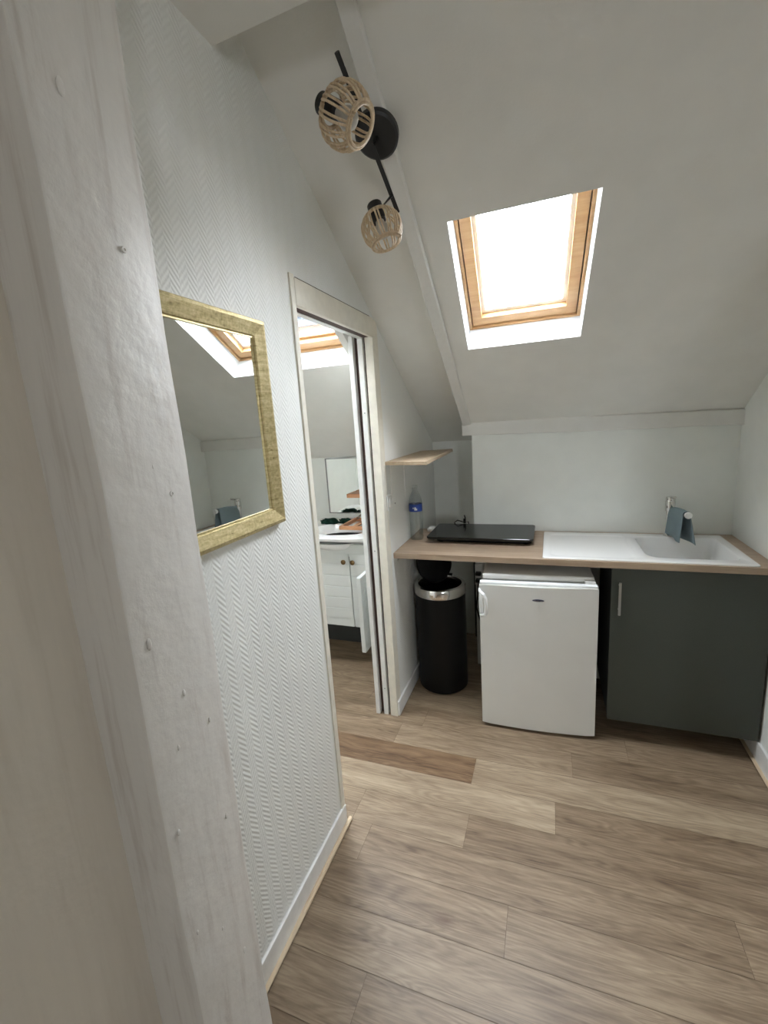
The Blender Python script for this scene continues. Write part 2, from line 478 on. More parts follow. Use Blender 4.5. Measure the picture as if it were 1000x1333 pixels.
# timber plate across the top of the back wall, sagging a little to the right
bm = bmesh.new()
N = 16; prev = None; R2 = []
for i in range(N+1):
    u = i/N; x = -.488+u*(RX+.488); w = .0015*math.sin(u*9)+.001*math.sin(u*23)
    zb = 1.489-.016*u+w; zt = 1.578-.028*u+w*.6
    yf = 2.676
    R2.append([bm.verts.new(q) for q in ((x,yf,zb+.004),(x,yf+.004,zb),(x,2.712,zb),(x,2.712,zt),(x,yf+.006,zt),(x,yf,zt-.006))])
for a, b in zip(R2, R2[1:]):
    for k in range(6): bm.faces.new((a[k],a[(k+1)%6],b[(k+1)%6],b[k]))
bm.faces.new(R2[0]); bm.faces.new(R2[-1][::-1])
struct('trim_2', bm, 'beam')

# big painted upright timber by the viewer
def post():
    bm = bmesh.new()
    x0, x1, y0, y1 = LX, -.659, .494, .682
    rings = []
    nz = 34
    for i in range(nz+1):
        z = 2.528*i/nz
        w = .0022*math.sin(z*5.1)+.0014*math.sin(z*13+1); w2 = .0022*math.sin(z*4.3+2)+.0015*math.sin(z*17)
        b = .006
        rings.append([bm.verts.new(q) for q in ((x0,y0,z),(x1-b+w,y0+w2*.6,z),(x1+w-.0015,y0+w2*.6+.0018,z),(x1+w,y0+b+w2*.6,z),(x1+w*.4,(y0+y1)/2,z),(x1+w2,y1-b,z),(x1+w2-.002,y1-.002,z),(x1-b+w2,y1,z),(x0,y1,z))])
    for a, c in zip(rings, rings[1:]):
        n = len(a)
        for k in range(n): bm.faces.new((a[k],a[(k+1)%n],c[(k+1)%n],c[k]))
    bm.faces.new(rings[0]); bm.faces.new(rings[-1][::-1])
    # paint blobs and old filled nail holes standing a millimetre proud
    for (y,z,r) in ((.530,1.245,.008),(.585,1.115,.005),(.552,1.02,.004),(.636,1.02,.004),(.520,.86,.005),(.640,.78,.005),(.552,2.10,.009),(.600,1.55,.004),(.58,.55,.004),(.63,.42,.006),(.52,.62,.004)):
        s = Matrix.Translation((x1,y,z)) @ Matrix.Diagonal((.0022/r,.7,1.5,1))
        bmesh.ops.create_icosphere(bm, subdivisions=2, radius=r, matrix=s)
    return bm
struct('trim_3', post(), 'post', smooth=True)
# narrow cover strip at the joint of near wall and timber
struct('wall_near_left', B((LX-.001,-2.97,0),(LX+.0008,.494,2.528)), 'near')

# ------------------------------------------------------------------ doorway
d = struct('door_1', B((LX-.010,1.345,0),(LX+.006,1.372,2.085), bev=.002), 'cream')     # left casing
obj('casing_header', B((LX-.012,1.372,1.992),(LX+.007,2.062,2.077), bev=.002), 'cream', d)
obj('joint', B((LX,1.385,2.0765),(LX+.0035,2.03,2.0805)), 'brown', d)
obj('track_slot', B((LX-.048,1.372,1.996),(LX-.012,2.085,2.07)), 'brown', d)
obj('rear_header', B((LX-.075,1.372,1.994),(LX-.048,2.062,2.07), bev=.002), 'white', d)
obj('casing_right', B((-.822,2.058,0),(LX+.002,2.125,2.075), bev=.002), 'cream', d)
obj('jamb_strip', B((-.862,2.062,0),(-.836,2.085,2.012), bev=.001), 'white', d)
obj('rear_jamb', B((BX-.002,2.055,0),(-.884,2.125,2.012), bev=.002), 'white', d)
obj('pocket_lining', B((-.884,2.10,0),(-.822,2.125,2.012)), 'brown', d)
for z in (.16, .95, 1.65):
    bmx = bmesh.new(); lathe(bmx, [(0,-.001),(.003,-.001),(.003,.001),(0,.001)], (-.848,2.0615,z), (0,1,0), 10); obj('screw', bmx, 'grey', d)
bmx = B((-.8835,2.084,.0),(-.8625,2.098,2.012)); obj('sliding_door_edge', bmx, 'brown', d)

# baseboards
struct('baseboard_left', B((LX,.682,0),(LX+.010,1.372,.085), bev=.003), 'white')
bm = bmesh.new(); tube(bm, [(LX+.018,.682,.008),(LX+.018,1.0,.008),(LX+.018,1.385,.008)], .0085, 10); struct('trim_4', bm, 'quarter', smooth=True)
struct('baseboard_niche', B((LX,2.066,0),(LX+.012,3.12,.085), bev=.003), 'white')
struct('baseboard_right', B((RX-.012,.95,0),(RX,2.70,.10), bev=.003), 'white')
bm = bmesh.new(); tube(bm, [(RX-.018,.95,.007),(RX-.018,2.70,.007)], .008, 8); struct('trim_5', bm, 'quarter', smooth=True)

# ------------------------------------------------------------------ roof windows
def roof_window(name, quad, slat=False):
    """quad: hole corners BL BR TR TL in slope space; frame set .125 outwards, sash inside it"""
    (bl, br, tr, tl) = quad
    h = tl[1]-bl[1]+.02; k = (tl[0]-bl[0])/(tl[1]-bl[1])
    s0 = bl[1]-.004; x0 = bl[0]; x1 = br[0]
    def q(x, s, n): return slope(x+k*(s-s0), s, n)
    def bar(bm, xa, sa, xb, sb, na, nb):
        vs = [bm.verts.new(q(x,s,n)) for x in (xa,xb) for s in (sa,sb) for n in (na,nb)]
        for f in ((0,1,3,2),(4,6,7,5),(0,4,5,1),(2,3,7,6),(0,2,6,4),(1,5,7,3)): bm.faces.new([vs[i] for i in f])
    def ring(a, b, c, e, w, na, nb, wt=None):     # xa, sa, xb, sb
        bm = bmesh.new(); wt = wt or w
        bar(bm, a, b, c, b+w, na, nb); bar(bm, a, e-wt, c, e, na, nb)
        bar(bm, a, b+w, a+w, e-wt, na, nb); bar(bm, c-w, b+w, c, e-wt, na, nb)
        return bm
    # white reveal boards lining the opening
    rv = bmesh.new()
    hh = tl[1]-bl[1]+.004
    bar(rv, x0-.012, s0-.008, x1+.012, s0+.0045, .0015, .125); bar(rv, x0-.012, s0+hh, x1+.012, s0+hh+.008, .0015, .125)
    bar(rv, x0-.012, s0, x0+.0008, s0+hh, .0015, .125); bar(rv, x1-.0008, s0, x1+.012, s0+hh, .0015, .125)
    w = struct(name, ring(x0-.002, s0-.002, x1+.002, s0+h, .016, .112, .165), 'pine')
    obj('reveal_board', rv, 'reveal', w)
    g = .004
    a, b, c, e = x0+.014+g, s0+.014+g, x1-.014-g, s0+h-.02
    sash = obj('sash', ring(a, b, c, e, .042, .122, .178), 'pine', w)
    obj('frame_gap', ring(x0+.013, s0+.013, x1-.013, s0+h-.015, .006, .135, .15), 'brown', w)
    # pale glazing rebate and the dark gasket line
    obj('glazing_rebate', ring(a+.042, b+.042, c-.042, e-.042, .016, .150, .178, .016), 'enamel_edge' if not slat else 'pine', sash)
    obj('gasket', ring(a+.057, b+.057, c-.057, e-.057, .003, .172, .178), 'grey', sash)
    gl = bmesh.new(); bar(gl, a+.05, b+.05, c-.05, e-.05, .180, .184); obj('pane', gl, 'glass', sash)
    rb = bmesh.new()
    for (xa,sa,xb,sb) in ((x0-.06,s0-.06,x1+.06,s0),(x0-.06,s0+h,x1+.06,s0+h+.06),(x0-.06,s0,x0,s0+h),(x1,s0,x1+.06,s0+h)):
        bar(rb, xa,sa,xb,sb, .166, .24)
    obj('flashing', rb, 'grey', w)
    # light portal so that the sky is sampled through the opening
    L = bpy.data.lights.new('sky_portal', 'AREA'); L.shape = 'RECTANGLE'; L.size = x1-x0; L.size_y = h
    L.cycles.is_portal = True
    lo = bpy.data.objects.new('sky_portal', L); C.objects.link(lo)
    cpt = q((x0+x1)/2, s0+h/2, .26)
    zx = Vector((0, SI, CO)); xx = Vector((1,0,0)); yy = zx.cross(xx)
    lo.matrix_world = Matrix.Translation(cpt) @ Matrix((xx, yy, zx)).transposed().to_4x4()
    return w
roof_window('window_1', HOLE)
roof_window('window_2', BH, True)
L = bpy.data.lights.new('sky_portal', 'AREA'); L.shape = 'RECTANGLE'; L.size = WX1-WX0; L.size_y = WZ1-WZ0; L.cycles.is_portal = True
lo = bpy.data.objects.new('sky_portal', L); C.objects.link(lo); lo.location = ((WX0+WX1)/2,-3.12,(WZ0+WZ1)/2); lo.rotation_euler = (PI/2,0,0)

# neighbour's slate roof seen through the bathroom window
bm = bmesh.new(); box(bm, (-4,-.05,-.1), (4,5,0))
# slate courses overlap: each row a thin raised edge
for i in range(26): box(bm, (-4, -.05+i*.19, 0), (4, -.05+i*.19+.19, .012*(1)))
for i in range(26): box(bm, (-4, -.05+i*.19, .012), (4, -.05+i*.19+.06, .02))
me = bpy.data.meshes.new('slate_roof'); bm.to_mesh(me); bm.free(); me.materials.append(M['slate'])
o = bpy.data.objects.new('slate_roof', me); C.objects.link(o); o.location = (-5.9,4.8,1.3); o.rotation_euler = (math.radians(48),0,0)
tag(o, 'pale slate roof outside, seen through the bathroom roof window', 'roof')

# ------------------------------------------------------------------ kitchen
# worktop with cut-out for the sink
SX0, SX1, SY0, SY1 = -.030, .822, 2.172, 2.668
bm = bmesh.new()
holed_slab(bm, [(LX+.001,2.158),(RX-.001,2.158),(RX-.001,2.705),(LX+.001,2.705)], [[(SX0+.02,SY0+.02),(SX1-.02,SY0+.02),(SX1-.02,SY1-.02),(SX0+.02,SY1-.02)]], lambda u,v,t: Vector((u,v,t)), .884, .913)
wt = obj('worktop', bm, 'top', at=(0,2.43,.884)); tag(wt, 'long oak-effect worktop running under the sloping ceiling from wall to wall', 'worktop')

# sink
t = thing('kitchen_sink', (.40,2.42,.913), 'white inset sink with drainer let into the right half of the worktop', 'sink')
bm = bmesh.new()
outer = rrect(SX0, SY0, SX1, SY1, .012, 4)
bas = rrect(.418, 2.232, .786, 2.612, [.075,.05,.04,.05], 8)
drn = rrect(.0, 2.205, .375, 2.625, .03, 5)
zt = .9185
def loop(pts, z): return [bm.verts.new((p[0],p[1],z)) for p in pts]
def le(vs): return [bm.edges.get((vs[i],vs[(i+1)%len(vs)])) or bm.edges.new((vs[i],vs[(i+1)%len(vs)])) for i in range(len(vs))]
def bridge(a, b):
    n = len(a)
    for i in range(n): bm.faces.new((a[i],a[(i+1)%n],b[(i+1)%n],b[i]))
def shrink(pts, k):
    cx = sum(p[0] for p in pts)/len(pts); cy = sum(p[1] for p in pts)/len(pts)
    x0=min(p[0] for p in pts); x1=max(p[0] for p in pts); y0=min(p[1] for p in pts); y1=max(p[1] for p in pts)
    return [(cx+(p[0]-cx)*(1-2*k/(x1-x0)), cy+(p[1]-cy)*(1-2*k/(y1-y0))) for p in pts]
o0 = loop(outer, .9132); o1 = loop(outer, .9165); o2 = loop(shrink(outer,.002), zt); bridge(o0,o1); bridge(o1,o2)
b0 = loop(bas, zt); d0 = loop(drn, zt)
bmesh.ops.triangle_fill(bm, edges=le(o2)+le(b0)+le(d0), use_beauty=True)
prev = b0
for k, z in ((.003,.9165),(.006,.911),(.014,.86),(.024,.785),(.034,.766),(.052,.757),(.10,.755)):
    cur = loop(shrink(bas,k), z); bridge(prev,cur); prev = cur
bm.faces.new(prev)
prev = d0
for k, z in ((.003,.9178),(.010,.9150),(.02,.9146)):
    cur = loop(shrink(drn,k), z); bridge(prev,cur); prev = cur
bm.faces.new(prev)
obj('basin', bm, 'sink', t, smooth=True)
bm = bmesh.new(); lathe(bm, [(0,.004),(.03,.004),(.042,.003),(.044,0),(0,0)], (.60,2.45,.756)); obj('drain', bm, 'chrome', t, smooth=True)

# tap
t = thing('kitchen_tap', (.588,2.642,.918), 'tall chrome mixer tap at the back of the sink', 'tap')
bm = bmesh.new()
lathe(bm, [(0,0),(.026,0),(.026,.006),(.021,.012),(.0175,.02),(.0165,.12),(.018,.13),(.022,.135),(.023,.150),(.023,.182),(.021,.188),(0,.188)], (.588,2.642,.918)); obj('column', bm, 'chrome', t, smooth=True)
bm = bmesh.new(); tube(bm, [(.592,2.635,1.056),(.601,2.57,1.068),(.610,2.50,1.072),(.617,2.445,1.072)], [.013,.0135,.0135,.0135], 14); sp = obj('spout', bm, 'chrome', t, smooth=True)
bm = bmesh.new(); lathe(bm, [(0,0),(.014,0),(.0155,.003),(.0155,.014),(.013,.016),(0,.016)], (.6175,2.443,1.072), (.1,-1,-.05), 18); obj('nozzle', bm, 'plastic', sp, smooth=True)
bm = bmesh.new(); lathe(bm, [(0,.188),(.021,.188),(.022,.195),(.021,.206),(.012,.209),(0,.209)], (.588,2.642,.918)); tube(bm, [(.588,2.642,1.118),(.589,2.60,1.128),(.590,2.565,1.136)], [.009,.007,.006], 10); obj('lever', bm, 'chrome', t, smooth=True)

# cloth hung over the spout: two hanging leaves joined over the top
def cloth():
    bm = bmesh.new(); rows = []
    nu, nv = 18, 40
    for i in range(nu+1):
        u = i/nu; y = 2.628-.176*u; xc = .5955+.0205*u; zc = 1.058+.0145*math.sin(PI*.5*min(1,u*1.3))
        row = []
        for j in range(nv+1):
            s = (j/nv)*2-1                       # -1 left hem .. +1 right hem
            sg = -1 if s < 0 else 1
            if abs(s) < .12:
                a = s/.12*PI/2; x = xc+.0165*math.sin(a); z = zc+.0165*math.cos(a); yy = y
            else:
                q = (abs(s)-.12)/.88
                if sg < 0:
                    L = .142-.020*(1-u)**2
                    x = xc-.0165-.006*q-.0045*math.sin(u*8+1)*q; yy = y+.010*q*(1-u)
                else:
                    L = .150-.012*(1-u)
                    x = xc+.0165+.026*q*(.4+.6*u)+.005*math.sin(u*7+2)*q; yy = y-.006*q
                z = zc-L*q
            row.append(bm.verts.new((x,yy,z)))
        rows.append(row)
    for a, b in zip(rows, rows[1:]):
        for j in range(nv): bm.faces.new((a[j],a[j+1],b[j+1],b[j]))
    bmesh.ops.recalc_face_normals(bm, faces=bm.faces[:])
    bmesh.ops.solidify(bm, geom=bm.faces[:], thickness=.003)
    return bm
tag(obj('dishcloth', cloth(), 'towel', smooth=True, at=(.60,2.53,1.07)), 'grey-blue cloth draped over the spout of the tap', 'cloth')

# induction hob plate
def plate(bm, pts, z0, z1, ins=.004):
    a = [bm.verts.new((p[0],p[1],z0)) for p in shrink(pts,ins)]; b = [bm.verts.new((p[0],p[1],z0+(z1-z0)*.4)) for p in pts]
    c = [bm.verts.new((p[0],p[1],z1-(z1-z0)*.15)) for p in pts]; e = [bm.verts.new((p[0],p[1],z1)) for p in shrink(pts,ins*.5)]
    n = len(pts)
    for r0, r1 in ((a,b),(b,c),(c,e)):
        for i in range(n): bm.faces.new((r0[i],r0[(i+1)%n],r1[(i+1)%n],r1[i]))
    bm.faces.new(a); bm.faces.new(e[::-1])
t = thing('portable_hob', (-.37,2.53,.913), 'flat black double portable hob with a glossy glass top on the left of the worktop', 'hob')
bm = bmesh.new(); plate(bm, rrect(-.655,2.365,-.078,2.698,.022,6), .936, .951); obj('glass_top', bm, 'black_gloss', t, smooth=True)
bm = bmesh.new(); plate(bm, rrect(-.610,2.395,-.085,2.670,.03,5), .918, .937); obj('housing', bm, 'black_plastic', t, smooth=True)
for i,(x,y) in enumerate(((-.58,2.42),(-.12,2.42),(-.12,2.64),(-.58,2.64))):
    bm = bmesh.new(); lathe(bm, [(0,0),(.012,0),(.012,.006),(0,.006)], (x,y,.913), seg=14); obj('foot', bm, 'black_plastic', t)
bm = bmesh.new()
tube(bm, [(-.52,2.665,.925),(-.545,2.70,.930),(-.56,2.71,.955),(-.54,2.71,.970),(-.515,2.71,.962),(-.498,2.71,.957),(-.492,2.71,.985),(-.497,2.71,1.003)], .0038, 8)
tube(bm, [(-.498,2.71,.957),(-.478,2.735,.955),(-.470,2.715,.930),(-.472,2.695,.924)], .0038, 8)
tube(bm, [(-.497,2.71,.952),(-.496,2.71,.980)], .008, 8); obj('cable', bm, 'black_plastic', t, smooth=True)

# bottle of water
t = thing('water_bottle', (-.733,2.455,.913), 'clear plastic water bottle with a blue label standing between the left wall and the hob', 'bottle')
bm = bmesh.new(); pr = [(0,.004),(.028,.002),(.034,.0),(.038,.008)]
for k in range(9): pr += [(.0385,.02+k*.0165),(.0372,.028+k*.0165)]
pr += [(.0385,.168),(.0385,.215),(.0375,.225),(.034,.245),(.026,.268),(.0165,.285),(.0145,.290),(.0145,.302),(.0135,.304)]
lathe(bm, pr, (-.733,2.455,.913), seg=28); bt = obj('bottle_body', bm, 'pet', t, smooth=True)
bm = bmesh.new(); lathe(bm, [(.0392,.170),(.0392,.213),(.0388,.213),(.0388,.170)], (-.733,2.455,.913), seg=28, closed=True); lb = obj('label', bm, 'blue', t, smooth=True)
bm = bmesh.new()
for (a,z,w,h) in ((-78,.188,.16,.018),(-66,.184,.10,.010),(-95,.192,.10,.007)):
    vs = []
    for da, dz in ((-w/2,-h/2),(w/2,-h/2),(w/2,h/2),(-w/2,h/2)):
        an = math.radians(a)+da*1.6; vs.append(bm.verts.new((-.733+.0398*math.cos(an), 2.455+.0398*math.sin(an), .913+z+dz)))
    bm.faces.new(vs)
obj('label_print', bm, 'plastic', lb)
bm = bmesh.new(); lathe(bm, [(0,.3035),(.0155,.3035),(.016,.306),(.016,.318),(.014,.320),(0,.320)], (-.733,2.455,.913), seg=20); obj('cap', bm, 'pet', t, smooth=True)
bm = bmesh.new(); box(bm, (-.715,2.62,.9132),(-.672,2.69,.936), .006); tag(obj('plug_adapter', bm, 'plastic', at=(-.69,2.65,.9132)), 'small white plug adapter lying behind the bottle, left of the hob', 'adapter')

# corner shelf
t = thing('wall_shelf', (-.67,2.45,1.39), 'small light oak board shelf fixed to the left wall above the bottle', 'shelf')
bm = bmesh.new(); prism(bm, [(LX+.001,2.115,1.388),(-.552,2.065,1.388),(-.586,2.86,1.388),(LX+.001,2.80,1.388)], (0,0,.017)); obj('board', bm, 'shelf', t)
for y in (2.19, 2.42):
    bm = bmesh.new(); box(bm, (LX,y-.004,1.17),(LX+.006,y+.004,1.388)); box(bm, (LX,y-.004,1.382),(LX+.16,y+.004,1.388)); obj('bracket', bm, 'white', t)

# wall socket / switch at the edge of the doorway
t = thing('light_switch', (LX,2.135,1.195), 'small white switch on the wall strip right of the doorway', 'switch')
obj('plate', B((LX,2.10,1.155),(LX+.009,2.168,1.232), bev=.003), 'plastic', t); obj('rocker', B((LX+.009,2.115,1.172),(LX+.017,2.153,1.216), bev=.003), 'plastic', t)
for i,(y,z,lab) in enumerate(((2.20,1.37,'dark wall plug hole just under the small oak shelf'),(2.235,1.17,'dark wall plug hole right of the white switch, left of the bottle'))):
    bm = bmesh.new(); lathe(bm, [(0,0),(.0045,0),(.0045,.002),(.002,.001),(0,.001)], (LX,y,z), (1,0,0), 12); tag(obj('wall_plug', bm, 'grey', at=(LX,y,z)), lab, 'wall plug')
wb = obj('bracket', B((LX,2.22,.852),(LX+.003,2.26,.884), (LX,2.22,.881),(LX+.035,2.26,.884)), 'steel', wt)
bm = bmesh.new(); lathe(bm, [(0,0),(.004,0),(.003,.003),(0,.003)], (LX+.003,2.24,.866), (1,0,0), 10); obj('screw', bm, 'chrome', wb)

# fridge (turned slightly)
FR = math.radians(3.0)
def rot_bm(bm, c, a):
    bmesh.ops.rotate(bm, cent=c, matrix=Matrix.Rotation(a, 3, 'Z'), verts=bm.verts[:])
FC = (-.062,2.30,0)
t = thing('fridge', FC, 'small white undercounter fridge between the black bin and the dark cabinet', 'fridge')
def fpart(name, bm, mat, parent=t, smooth=False): rot_bm(bm, FC, FR); return obj(name, bm, mat, parent, smooth)
bm = bmesh.new(); box(bm, (-.322,2.185,.03),(.194,2.64,.795), .006); body = fpart('body', bm, 'enamel')
bm = bmesh.new(); box(bm, (-.322,2.172,.795),(.194,2.64,.825), .008); fpart('top_panel', bm, 'enamel')
def door_bm():
    bm = bmesh.new(); n = 14; ra = []; rb = []
    x0, x1 = -.334, .206
    pts = [(x0,2.160)]
    for i in range(n+1):
        u = i/n; x = x0+(x1-x0)*u; pts.append((x, 2.124-.014*math.sin(PI*u)))
    pts.append((x1,2.160)); pts = [(p[0]-.0,p[1]) for p in pts]
    a = [bm.verts.new((p[0],p[1],.018)) for p in pts]; b = [bm.verts.new((p[0],p[1],.786)) for p in pts]
    bm.faces.new(a); bm.faces.new(b[::-1]); m = len(pts)
    for i in range(m): bm.faces.new((a[i],a[(i+1)%m],b[(i+1)%m],b[i]))
    es = [e for e in bm.edges if abs(e.verts[0].co.z-e.verts[1].co.z) < 1e-6 and min(e.verts[0].co.y,e.verts[1].co.y) < 2.159]
    bmesh.ops.bevel(bm, geom=es, offset=.004, segments=2, affect='EDGES')
    return bm
dr = fpart('door', door_bm(), 'enamel', smooth=True)
bm = bmesh.new(); box(bm, (-.332,2.128,.7862),(.204,2.160,.798), .003); fpart('door_cap', bm, 'enamel_edge', dr)
bm = bmesh.new(); box(bm, (-.325,2.160,.04),(.196,2.172,.784)); fpart('door_seal', bm, 'grey', dr)
bm = bmesh.new()
tube(bm, [(-.332,2.128,.762),(-.330,2.108,.755),(-.312,2.096,.744),(-.303,2.094,.725),(-.300,2.094,.69),(-.301,2.096,.655),(-.304,2.100,.640),(-.318,2.106,.632),(-.331,2.124,.628)], [.006,.007,.009,.009,.009,.009,.009,.007,.006], 10)
box(bm, (-.336,2.112,.640),(-.318,2.128,.752), .003)
fpart('handle', bm, 'enamel_edge', dr, True)
bm = bmesh.new(); lathe(bm, [(0,0),(.026,0),(.027,.001),(.025,.0025),(0,.0025)], (-.058,2.108,.722), (0,-1,0), 28)
for v in bm.verts: v.co.z = .722+(v.co.z-.722)*.22
bd = fpart('badge', bm, 'navy', dr, True)
bm = bmesh.new()
for k in range(6): box(bm, (-.078+k*.0068,2.1035,.7195),(-.074+k*.0068,2.1055,.7245))
fpart('badge_lettering', bm, 'steel', bd)
bm = bmesh.new(); box(bm, (.150,2.150,.786),(.196,2.185,.812), .004); fpart('hinge_cover', bm, 'enamel')
bm = bmesh.new(); box(bm, (.150,2.150,.018),(.19,2.185,.03), .002); fpart('lower_hinge', bm, 'steel')
for x,y in ((-.29,2.22),(.165,2.20),(.165,2.60),(-.29,2.60)):
    bm = bmesh.new(); lathe(bm, [(0,0),(.015,0),(.015,.008),(.009,.012),(.009,.03),(0,.03)], (x,y,0), seg=14); fpart('foot', bm, 'grey')

# sink cabinet
t = thing('sink_cabinet', (.575,2.43,0), 'dark grey-green base cabinet with one door under the sink', 'cabinet')
cx0, cx1 = .272, .872
obj('body', B((cx0,2.192,.105),(cx0+.016,2.69,.883), (cx1-.016,2.192,.105),(cx1,2.69,.883), (cx0+.016,2.192,.105),(cx1-.016,2.69,.121), (cx0+.016,2.68,.121),(cx1-.016,2.69,.883)), 'carcass', t)
dr = obj('door', B((cx0-.003,2.171,.105),(cx1+.002,2.190,.878), bev=.0012), 'green', t)
bm = bmesh.new()
tube(bm, [(.302,2.142,.665),(.302,2.142,.822)], .0055, 12)
for z in (.685,.802): tube(bm, [(.302,2.142,z),(.302,2.172,z)], .004, 8)
obj('handle', bm, 'steel', dr, True)
for x,y in ((.34,2.42),(.80,2.42),(.82,2.63),(.32,2.63)):
    bm = bmesh.new(); lathe(bm, [(0,0),(.025,0),(.025,.008),(.016,.012),(.016,.105),(0,.105)], (x,y,0), seg=16); obj('leg', bm, 'black_plastic', t, True)

# round bin with open lid
t = thing('pedal_bin', (-.607,2.45,0), 'tall round black bin with chrome rim and open lid, below the hob', 'bin')
c = (-.607,2.45,0)
bm = bmesh.new(); lathe(bm, [(0,.004),(.138,.004),(.146,.012),(.147,.03),(.147,.603),(.143,.603),(.140,.05),(0,.05)], c, seg=48); obj('body', bm, 'black_plastic', t, True)
bm = bmesh.new(); lathe(bm, [(.149,.598),(.151,.602),(.151,.640),(.147,.650),(.128,.652),(.126,.646),(.126,.60),(.1475,.598)], c, seg=48, closed=True); obj('rim', bm, 'chrome', t, True)
lc = Vector((-.655,2.545,.745)); nrm = Vector((.72,-.62,.30)).normalized()
bm = bmesh.new(); lathe(bm, [(0,.010),(.09,.008),(.122,0),(.128,-.012),(.124,-.018),(.10,-.012),(0,-.010)], lc, nrm, 40); ld = obj('lid', bm, 'black_plastic', t, True)
bm = bmesh.new(); box(bm, (-.60,2.585,.62),(-.56,2.602,.66), .003); obj('hinge', bm, 'black_plastic', t)

# things in the dark behind bin and fridge
t = thing('multi_socket', (-.415,2.695,.66), 'grey-white socket block with black plugs in the gap left of the fridge', 'socket')
bm = bmesh.new(); box(bm, (-.436,2.672,.56),(-.385,2.705,.70), .006); obj('block', bm, 'plastic', t)
for z in (.60,.645):
    bm = bmesh.new(); box(bm, (-.428,2.635,z-.010),(-.395,2.672,z+.010), .004); obj('plug', bm, 'black_plastic', t)
bm = bmesh.new(); tube(bm, [(-.412,2.65,.585),(-.42,2.66,.50),(-.43,2.66,.42),(-.41,2.67,.33),(-.36,2.68,.30)], .004, 8); obj('cord', bm, 'black_plastic', t, True)
t = thing('water_pipe', (-.56,3.09,0), 'dark pipe with valve running up the niche behind the bin', 'pipe')
bm = bmesh.new(); tube(bm, [(-.50,3.09,0),(-.50,3.09,.70),(-.50,3.06,.73),(-.44,3.05,.73),(-.385,3.05,.73)], .011, 10); obj('pipe', bm, 'carcass', t, True)
bm = bmesh.new(); tube(bm, [(-.50,3.06,.62),(-.50,3.12,.62)], .02, 10); box(bm, (-.52,3.03,.61),(-.48,3.06,.63), .003); obj('valve', bm, 'carcass', t, True)

# ------------------------------------------------------------------ mirror
t = thing('wall_mirror', (LX,.93,1.61), 'rectangular mirror in a wide brushed gold frame on the left wall', 'mirror')
def mframe():
    bm = bmesh.new(); y0,y1,z0,z1 = .694,1.152,1.322,1.902; w = .050
    prof = [(0,0),(.016,0),(.022,.004),(.024,.012),(.018,.030),(.014,w-.006),(.009,w-.004),(.009,w),(0,w)]   # (out from wall, inwards)
    rings = []
    for cy, cz, sy, sz in ((y0,z0,1,1),(y1,z0,-1,1),(y1,z1,-1,-1),(y0,z1,1,-1)):
        rings.append([bm.verts.new((LX+.001+h, cy+sy*i, cz+sz*i)) for h,i in prof])
    for k in range(4):
        a, b = rings[k], rings[(k+1)%4]; n = len(prof)
        for j in range(n): bm.faces.new((a[j],a[(j+1)%n],b[(j+1)%n],b[j]))
    return bm
obj('frame', mframe(), 'gold', t)
obj('mirror_glass', B((LX+.002,.743,1.371),(LX+.006,1.103,1.853)), 'mirror', t)

# screws in the post
for y,z,s,lab in ((.631,1.497,1.0,'white painted screw head low on the broad timber post, level with the mirror'),(.614,1.905,1.0,'painted nail head high on the broad timber post, above the mirror')):
    bm = bmesh.new(); lathe(bm, [(0,.0006),(.0018,.0006),(.0024,.0022),(.0046,.0022),(.0054,0),(0,0)], (-.658,y,z), (1,0,0), 16); tag(obj('screw', bm, 'post', at=(-.659,y,z), smooth=True), lab, 'screw')

# ------------------------------------------------------------------ ceiling lamp
t = thing('ceiling_lamp', slope(-.466,1.515,-.02), 'black two-arm ceiling spotlight bar with round rattan cage shades', 'lamp')
nz = Vector((0,-SI,-CO))      # out of the ceiling, into the room
bc = slope(-.466,1.552,-.016)
bm = bmesh.new(); lathe(bm, [(0,0),(.058,0),(.062,.004),(.062,.022),(.056,.027),(0,.028)], bc, nz, 40); obj('ceiling_rose', bm, 'black', t, True)
P1 = Vector((-.489,1.178,2.482)); P2 = Vector((-.461,1.519,2.254))
bm = bmesh.new(); tube(bm, [P1, P2], .0065, 12); obj('bar', bm, 'black', t, True)
mid = P1.lerp(P2, .52)
bm = bmesh.new(); tube(bm, [bc+nz*.02, mid], .008, 10); obj('stem', bm, 'black', t, True)
def cam_dir(x, y, z):
    v = Vector((x,y,z)); return Vector(tuple(sum(AX[r][k]*v[r] for r in range(3)) for k in range(3))).normalized()
